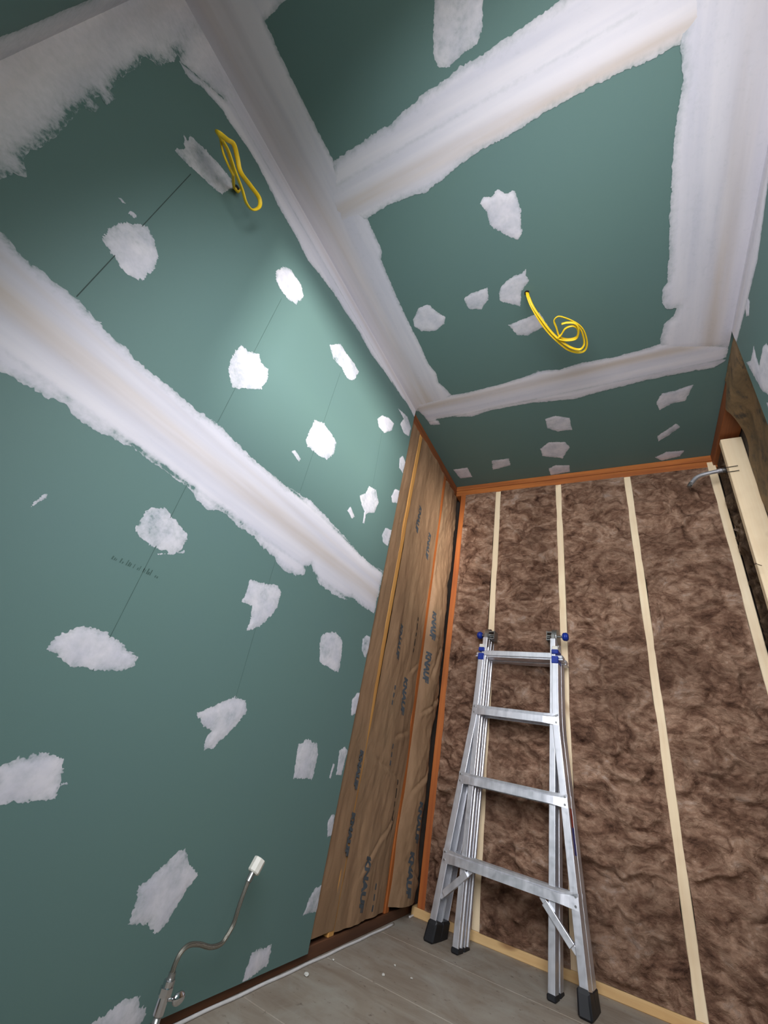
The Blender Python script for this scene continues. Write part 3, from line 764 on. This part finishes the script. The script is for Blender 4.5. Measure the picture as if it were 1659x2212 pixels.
def rung(y0, t, hw, parent, d=0.030, h=0.044, rear=False):
    """channel rung with flattened riveted ends"""
    bm = bmesh.new()
    n = 18; rings = []
    for k in range(n + 1):
        x = -hw + 2 * hw * k / n
        e = min(1.0, (hw - abs(x)) / 0.075); e = e * e * (3 - 2 * e)
        hh = h * (0.5 + 0.08 * (1 - e)); dd = d * e + 0.004 * (1 - e)
        fr = y0 - 0.006 * e
        g = 0.006 * e
        rings.append([bm.verts.new(p) for p in ((x, fr, t - hh), (x, fr, t + hh * 0.35), (x, fr + g, t + hh * 0.55), (x, fr + g * 0.6, t + hh), (x, fr + dd, t + hh), (x, fr + dd, t - hh + 0.006 * e), (x, fr + g, t - hh + 0.004 * e))])
    m_ = len(rings[0])
    for A, B in zip(rings, rings[1:]):
        for k in range(m_): bm.faces.new((A[k], A[(k + 1) % m_], B[(k + 1) % m_], B[k]))
    bm.faces.new(rings[0][::-1]); bm.faces.new(rings[-1])
    o = obj('rung', bm, M['alu'], parent)
    if not rear:
        for s in (-1, 1):
            for dz in (-0.014, 0.014):
                b2 = bmesh.new(); cyl(b2, (s * (hw - 0.010), y0 - 0.0035, t + dz), (s * (hw - 0.010), y0 + 0.001, t + dz), 0.0042, 10)
                obj('rivet', b2, M['steel'], o)
    return o
hw_at = lambda t: (0.2020 if t > 0.92 else 0.2020 + (0.92 - t) / (0.92 - 0.05) * 0.096)
for half, y0 in (('front', 0.0), ('rear', 0.066)):
    fr = half == 'front'
    for s in (-1, 1):
        path = [(s * 0.298, 0.03)] + [(s * (0.202 + 0.096 * (0.92 - t) / 0.87 * (0.985 if t > 0.7 else 1)), t) for t in (0.05, 0.3, 0.6, 0.8)] + [(s * 0.206, 0.88), (s * 0.2025, 0.96), (s * 0.2005, 1.06), (s * 0.200, 1.215)]
        soft(rail('outer_rail', chan(s, y0), path, M['alu'], ladder))
        soft(rail('inner_rail', ibeam(s, y0 + 0.006), [(s * 0.187, 0.016), (s * 0.187, 1.318)], M['alu'], ladder))
        # boots
        bm = bmesh.new(); box(bm, (-0.021, y0 - 0.006, 0.0), (0.021, y0 + 0.064, 0.072), 0.006)
        for v in bm.verts:
            k = 1 - v.co.z / 0.072
            v.co.y -= 0.010 * k * (1 if v.co.y < y0 + 0.03 else 0); v.co.x = v.co.x * (1 + 0.12 * k) + s * (0.301 - 0.008 * v.co.z / 0.072)
            if v.co.z > 0.06: v.co.z += 0.008 * math.sin(v.co.y * 180)
        obj('rubber_foot', bm, M['rubber'], ladder)
        bm = bmesh.new(); box(bm, (s * 0.187 - 0.016, y0 + 0.002, 0.001), (s * 0.187 + 0.016, y0 + 0.058, 0.020), 0.004)
        obj('end_cap', bm, M['rubber'], ladder)
        # diagonal brace under the lowest rung
        if fr:
            bm = bmesh.new()
            a_ = Vector((s * 0.276, 0.010, 0.150)); b_ = Vector((s * 0.146, 0.012, 0.272))
            d_ = (b_ - a_); n_ = Vector((-d_.z, 0, d_.x)).normalized()
            for k0, k1, wv, yy in ((0.0, 0.18, 0.009, 0.0), (0.12, 0.88, 0.012, -0.010), (0.82, 1.0, 0.009, 0.0)):
                p0, p1 = a_ + d_ * k0, a_ + d_ * k1
                pts = [p0 + n_ * wv, p0 - n_ * wv, p1 - n_ * wv, p1 + n_ * wv]
                A = [bm.verts.new((p.x, yy + 0.004, p.z)) for p in pts]; B = [bm.verts.new((p.x, yy + (0.024 if yy else 0.008), p.z)) for p in pts]
                bm.faces.new(A); bm.faces.new(B[::-1])
                for k in range(4): bm.faces.new((A[k], A[(k + 1) % 4], B[(k + 1) % 4], B[k]))
            soft(obj('brace', bm, M['alu'], ladder), 0.0015)
            # blue collar where the sections lock
            bm = bmesh.new(); box(bm, (s * 0.200 - 0.0165, -0.004, 1.185), (s * 0.200 + 0.0165, 0.058, 1.222), 0.003)
            box(bm, (s * 0.200 - 0.0165, -0.005, 1.234), (s * 0.200 + 0.0165, 0.056, 1.256), 0.003)
            lock = obj('locking_collar', bm, M['blue'], ladder)
            bm = bmesh.new(); box(bm, (s * 0.200 - 0.0145, -0.002, 1.254), (s * 0.200 + 0.0145, 0.050, 1.275), 0.003)
            obj('collar_cap', bm, M['white_plastic'], lock)
    for t in (0.292, 0.605, 0.922):
        rung(y0, t, hw_at(t) + 0.014, ladder, rear=not fr)
    # flat top bar that runs past the rails
    bm = bmesh.new(); box(bm, (-0.236, y0 + 0.010, 1.205), (0.236, y0 + 0.060, 1.212), 0.001)
    box(bm, (-0.184, y0 + 0.002, 1.212), (0.184, y0 + 0.014, 1.240), 0.002)
    box(bm, (-0.236, y0 + 0.012, 1.212), (0.236, y0 + 0.055, 1.234), 0.006)
    soft(obj('top_bar', bm, M['alu'], ladder), 0.001)
for s in (-1, 1):                                 # hinges and knobs
    bm = bmesh.new()
    cyl(bm, (s * 0.176, 0.062, 1.345), (s * 0.202, 0.062, 1.345), 0.040, 28)
    for yy in (0.010, 0.078): box(bm, (s * 0.187 - 0.011, yy, 1.27), (s * 0.187 + 0.011, yy + 0.036, 1.345), 0.003)
    hinge = obj('hinge', bm, M['steel'], ladder)
    bm = bmesh.new()
    cyl(bm, (s * 0.150, 0.062, 1.345), (s * 0.176, 0.062, 1.345), 0.007, 12)
    for dz in (-0.021, 0.0, 0.021): box(bm, (s * 0.163 - 0.014, 0.040, 1.345 + dz - 0.002), (s * 0.163 + 0.014, 0.084, 1.345 + dz + 0.002))
    box(bm, (s * 0.148 - 0.002, 0.036, 1.318), (s * 0.148 + 0.002, 0.088, 1.372), 0.001)
    obj('spring_bracket', bm, M['steel'], hinge)
    bm = bmesh.new(); cyl(bm, (s * 0.200, 0.052, 1.345), (s * 0.232, 0.052, 1.345), 0.0065, 14)
    obj('pin', bm, M['steel'], hinge)
    bm = bmesh.new()
    for x0, x1, r0, r1 in ((0.226, 0.232, 0.016, 0.021), (0.232, 0.246, 0.021, 0.0225), (0.246, 0.254, 0.0225, 0.015)):
        cyl(bm, (s * x0, 0.052, 1.345), (s * x1, 0.052, 1.345), r0, 20, r1)
    obj('knob', bm, M['blue'], ladder, True)
# warning sticker on the outside of the right rail
for t0, t1, mt in ((0.585, 0.520, 'red'), (0.520, 0.430, 'blue')):
    bm = bmesh.new()
    X = lambda t: 0.202 + 0.096 * (0.92 - t) / 0.87 + 0.0156
    bm.faces.new([bm.verts.new(p) for p in ((X(t0), 0.020, t0), (X(t0), 0.056, t0), (X(t1), 0.056, t1), (X(t1), 0.020, t1))])
    obj('sticker', bm, M[mt], ladder)

# ------------------------------------------------------------------ yellow cables
def hole(pl, u, v, r, parent):
    ax, val, ab, f3, flip, par = PL[pl]
    a, b = to_plane(pl, [(u, v)])[0]
    bm = bmesh.new(); rr = random.Random(int(u))
    vs_ = [bm.verts.new(f3(a + r * (0.8 + 0.4 * rr.random()) * math.cos(k * 0.5236), b + r * (0.8 + 0.4 * rr.random()) * math.sin(k * 0.5236), 0.0022)) for k in range(12)]
    bm.faces.new(vs_)
    return obj('cut_hole', bm, M['hole'], par)
hole('L', 512, 408, 0.012, wall_left)
cab = [(511, 409, -0.004), (505, 404, 0.02), (503, 372, 0.06), (496, 340, 0.085), (486, 314, 0.105), (474, 294, 0.118), (468, 286, 0.120), (474, 288, 0.128), (490, 301, 0.125), (505, 312, 0.118),
       (513, 341, 0.105), (520, 372, 0.095), (541, 401, 0.082), (560, 428, 0.075), (560, 447, 0.070), (545, 453, 0.068), (532, 438, 0.072), (523, 409, 0.080), (508, 370, 0.092), (494, 328, 0.104), (481, 304, 0.114),
       (472, 291, 0.112), (476, 300, 0.102), (482, 330, 0.092), (493, 357, 0.080), (503, 378, 0.07)]
bm = bmesh.new(); sweep(bm, catmull([on(u, v, 0, x) for u, v, x in cab], 6), 0.0070, 0.0034, 10, (0, 1, 0))
o = obj('electrical_cable', bm, M['yellow'], None, True)
tag(o, 'looped yellow electrical cable poking out of the left green wall', 'cable')
cab = [(512, 409, -0.004), (517, 414, 0.012), (522, 410, 0.026), (520, 398, 0.05), (526, 408, 0.07), (534, 426, 0.073)]
bm = bmesh.new(); sweep(bm, catmull([on(u, v, 0, x) for u, v, x in ((508, 408, 0.0), (511, 413, 0.016), (516, 414, 0.018), (519, 408, 0.0))], 6), 0.006, 0.003, 8, (0, 1, 0))
obj('cable_end', bm, M['yellow'], o, True)

hole('C', 1138, 632, 0.011, ceiling)
def cc(u, v, d): return on(u, v, 2, H - d)
cab = [(1138, 631, -0.004), (1140, 642, 0.03), (1148, 662, 0.06), (1164, 690, 0.09), (1183, 716, 0.11), (1205, 738, 0.13), (1227, 755, 0.14), (1248, 761, 0.14), (1263, 757, 0.14), (1268, 741, 0.135),
       (1263, 719, 0.13), (1254, 705, 0.128), (1240, 695, 0.125), (1219, 686, 0.12), (1205, 684, 0.12), (1197, 693, 0.122), (1202, 708, 0.126), (1209, 727, 0.13), (1226, 733, 0.132), (1245, 728, 0.136), (1248, 712, 0.14),
       (1238, 704, 0.142), (1222, 709, 0.142), (1213, 722, 0.142), (1206, 732, 0.145), (1226, 736, 0.148), (1246, 731, 0.15), (1250, 712, 0.148), (1243, 699, 0.144), (1226, 697, 0.14), (1213, 700, 0.138)]
bm = bmesh.new(); sweep(bm, catmull([cc(*c) for c in cab], 6), 0.0062, 0.0032, 10, (0, 0, 1))
o = obj('electrical_cable', bm, M['yellow'], None, True)
tag(o, 'coiled yellow electrical cable hanging from the green ceiling', 'cable')
cab2 = [(1139, 631, -0.004), (1143, 643, 0.035), (1152, 663, 0.065), (1170, 690, 0.095), (1190, 716, 0.118), (1210, 735, 0.138), (1232, 750, 0.15), (1250, 755, 0.15), (1259, 750, 0.15), (1262, 738, 0.145), (1256, 716, 0.14), (1246, 702, 0.137)]
bm = bmesh.new(); sweep(bm, catmull([cc(*c) for c in cab2], 6), 0.0055, 0.0028, 10, (0, 0, 1))
obj('cable_loop', bm, M['yellow'], o, True)

# ------------------------------------------------------------------ water supply hose and stop valve
xo = 0.075
def hp(u, v, x=xo): return on(u, v, 0, x)
_p = hp(352, 2160); valve = empty('stop_valve', (_p[0], _p[1], 0.0))
vo = Vector(valve.location)
def vpart(name, mat, fn, parent=None, smooth=True):
    bm = bmesh.new(); fn(bm)
    for v in bm.verts: v.co -= vo
    o = obj(name, bm, M[mat], valve if parent is None else parent, smooth); return o
pv = Vector(hp(352, 2160))
vpart('valve_body', 'chrome', lambda b: (cyl(b, pv + Vector((0, 0, -0.022)), pv + Vector((0, 0, 0.030)), 0.0105, 18), cyl(b, pv + Vector((0, 0, 0.006)), pv + Vector((0, 0, 0.020)), 0.0140, 6)), smooth=False)
vpart('riser_pipe', 'steel', lambda b: cyl(b, (pv.x, pv.y, 0.0), (pv.x, pv.y, pv.z - 0.018), 0.0078, 14))
vpart('escutcheon', 'steel', lambda b: cyl(b, (pv.x, pv.y, 0.0), (pv.x, pv.y, 0.006), 0.022, 24, 0.012))
def knob(b):
    cyl(b, pv + Vector((0, 0.004, 0)), pv + Vector((0.012, 0.024, 0)), 0.004, 10)
    r = bmesh.ops.create_uvsphere(b, u_segments=18, v_segments=10, radius=1.0)
    for v in r['verts']: v.co = Vector((v.co.x * 0.008, v.co.y * 0.016, v.co.z * 0.012)) + pv + Vector((0.014, 0.030, 0))
vpart('valve_handle', 'chrome', knob)
tag(valve, 'chrome water stop valve low on the green wall on a riser pipe from the floor', 'valve')
pts = [hp(*p) for p in ((371, 2108), (377, 2086), (390, 2059), (408, 2042), (431, 2040), (454, 2046), (476, 2040), (489, 2024), (504, 1997), (514, 1965), (524, 1936), (535, 1907), (541, 1893))]
hose = empty('supply_hose', pts[0]); ho = Vector(pts[0])
def hpart(name, mat, fn, smooth=True):
    bm = bmesh.new(); fn(bm)
    for v in bm.verts: v.co -= ho
    return obj(name, bm, M[mat], hose, smooth)
hpart('braided_tube', 'braid', lambda b: sweep(b, catmull(pts, 6), 0.0052, None, 12))
A_, B_ = Vector(hp(364, 2132)), Vector(hp(373, 2100))
hpart('lower_nut', 'steel', lambda b: (cyl(b, A_, A_ + (B_ - A_) * 0.55, 0.0105, 6), cyl(b, A_ + (B_ - A_) * 0.5, B_, 0.0075, 14)), False)
A_, B_ = Vector(hp(536, 1904)), Vector(hp(547, 1882))
hpart('ferrule', 'steel', lambda b: cyl(b, A_, B_, 0.0078, 14), False)
A_, B_ = Vector(hp(546, 1886)), Vector(hp(564, 1852))
def nut(b):
    d = (B_ - A_).normalized()
    R = d.to_track_quat('Z', 'Y').to_matrix()
    ro = [(0.0135, 0), (0.0165, 0.003), (0.0165, 0.031), (0.0155, 0.033), (0.0105, 0.033), (0.0100, 0.012)]
    rings = []
    for r, h in ro:
        rings.append([b.verts.new(A_ + R @ Vector((r * math.cos(k * math.pi / 4), r * math.sin(k * math.pi / 4), h))) for k in range(8)])
    for P_, Q_ in zip(rings, rings[1:]):
        for k in range(8): b.faces.new((P_[k], P_[(k + 1) % 8], Q_[(k + 1) % 8], Q_[k]))
    b.faces.new(rings[0][::-1]); b.faces.new(rings[-1])
hpart('plastic_nut', 'white_plastic', nut, False)
tag(hose, 'braided steel supply hose with white plastic nut curving up from the stop valve', 'hose')

# ------------------------------------------------------------------ shower arm
ya = -0.130
def ap(u, v): return on(u, v, 1, ya)
base = Vector(ap(1560, 1016))
arm = empty('shower_arm', base)
def apart(name, mat, fn, smooth=True):
    bm = bmesh.new(); fn(bm)
    for v in bm.verts: v.co -= base
    return obj(name, bm, M[mat], arm, smooth)
apart('bent_pipe', 'alu', lambda b: sweep(b, catmull([ap(*p) for p in ((1560, 1016), (1545, 1019), (1528, 1023), (1514, 1027), (1503, 1033), (1495, 1042), (1491, 1048))], 6), 0.0108, None, 16, (0, 1, 0)))
apart('pipe_collar', 'alu', lambda b: cyl(b, ap(1558, 1016), ap(1550, 1018), 0.0125, 18), False)
apart('threaded_end', 'steel', lambda b: cyl(b, ap(1493, 1044), ap(1488, 1052), 0.0112, 18), False)
apart('elbow_fitting', 'steel', lambda b: (cyl(b, base, base + Vector((0.045, 0, 0)), 0.014, 18), cyl(b, base + Vector((0.040, 0, -0.06)), base + Vector((0.040, 0, 0.015)), 0.012, 16), box(b, base + Vector((0.036, -0.045, -0.012)), base + Vector((0.046, 0.045, 0.012)), 0.002)), False)
tag(arm, 'bent chrome shower arm sticking out of the open framing on the right', 'pipe')
for dz in (0.0, -0.030):
    p = Vector(on(1577, 1010, 1, -0.262)) + Vector((0, 0, dz))
    bm = bmesh.new(); cyl(bm, p + Vector((-0.020, -0.004, 0)), p + Vector((0.030, -0.010, 0)), 0.0016, 8)
    cyl(bm, p + Vector((-0.022, -0.004, 0)), p + Vector((-0.020, -0.004, 0)), 0.004, 10)
    tag(obj('nail', bm, M['hole']), ('upper' if dz == 0 else 'lower') + ' of two thin dark nails across the pale stud by the shower arm', 'nail', 'nails by the shower arm')
p = Vector(on(1645, 1222, 0, XR))
bm = bmesh.new(); cyl(bm, p, p + Vector((-0.020, -0.012, 0.004)), 0.0022, 8); cyl(bm, p + Vector((-0.020, -0.012, 0.004)), p + Vector((-0.022, -0.013, 0.004)), 0.005, 10)
tag(obj('nail', bm, M['chrome']), 'bright short nail in the right framing below the shower arm', 'nail')

# ------------------------------------------------------------------ white bead along the floor
for (u0, v0), (u1, v1), lb in (((330, 2237), (851, 1996), 'long thin white bead lying on the floor along the left wall'), ((884, 1981), (903, 1972), 'short broken piece of white bead on the floor by the corner')):
    a = Vector(on(u0, v0, 2, 0.004)); b = Vector(on(u1, v1, 2, 0.004))
    n = 40 if u0 < 500 else 6
    path = [a + (b - a) * (k / n) + Vector((0.0012 * math.sin(k * 0.9), 0, 0)) for k in range(n + 1)]
    bm = bmesh.new(); sweep(bm, path, 0.0042, 0.0042, 8)
    tag(obj('bead_strip', bm, M['trim'], None, True), lb, 'trim strip')
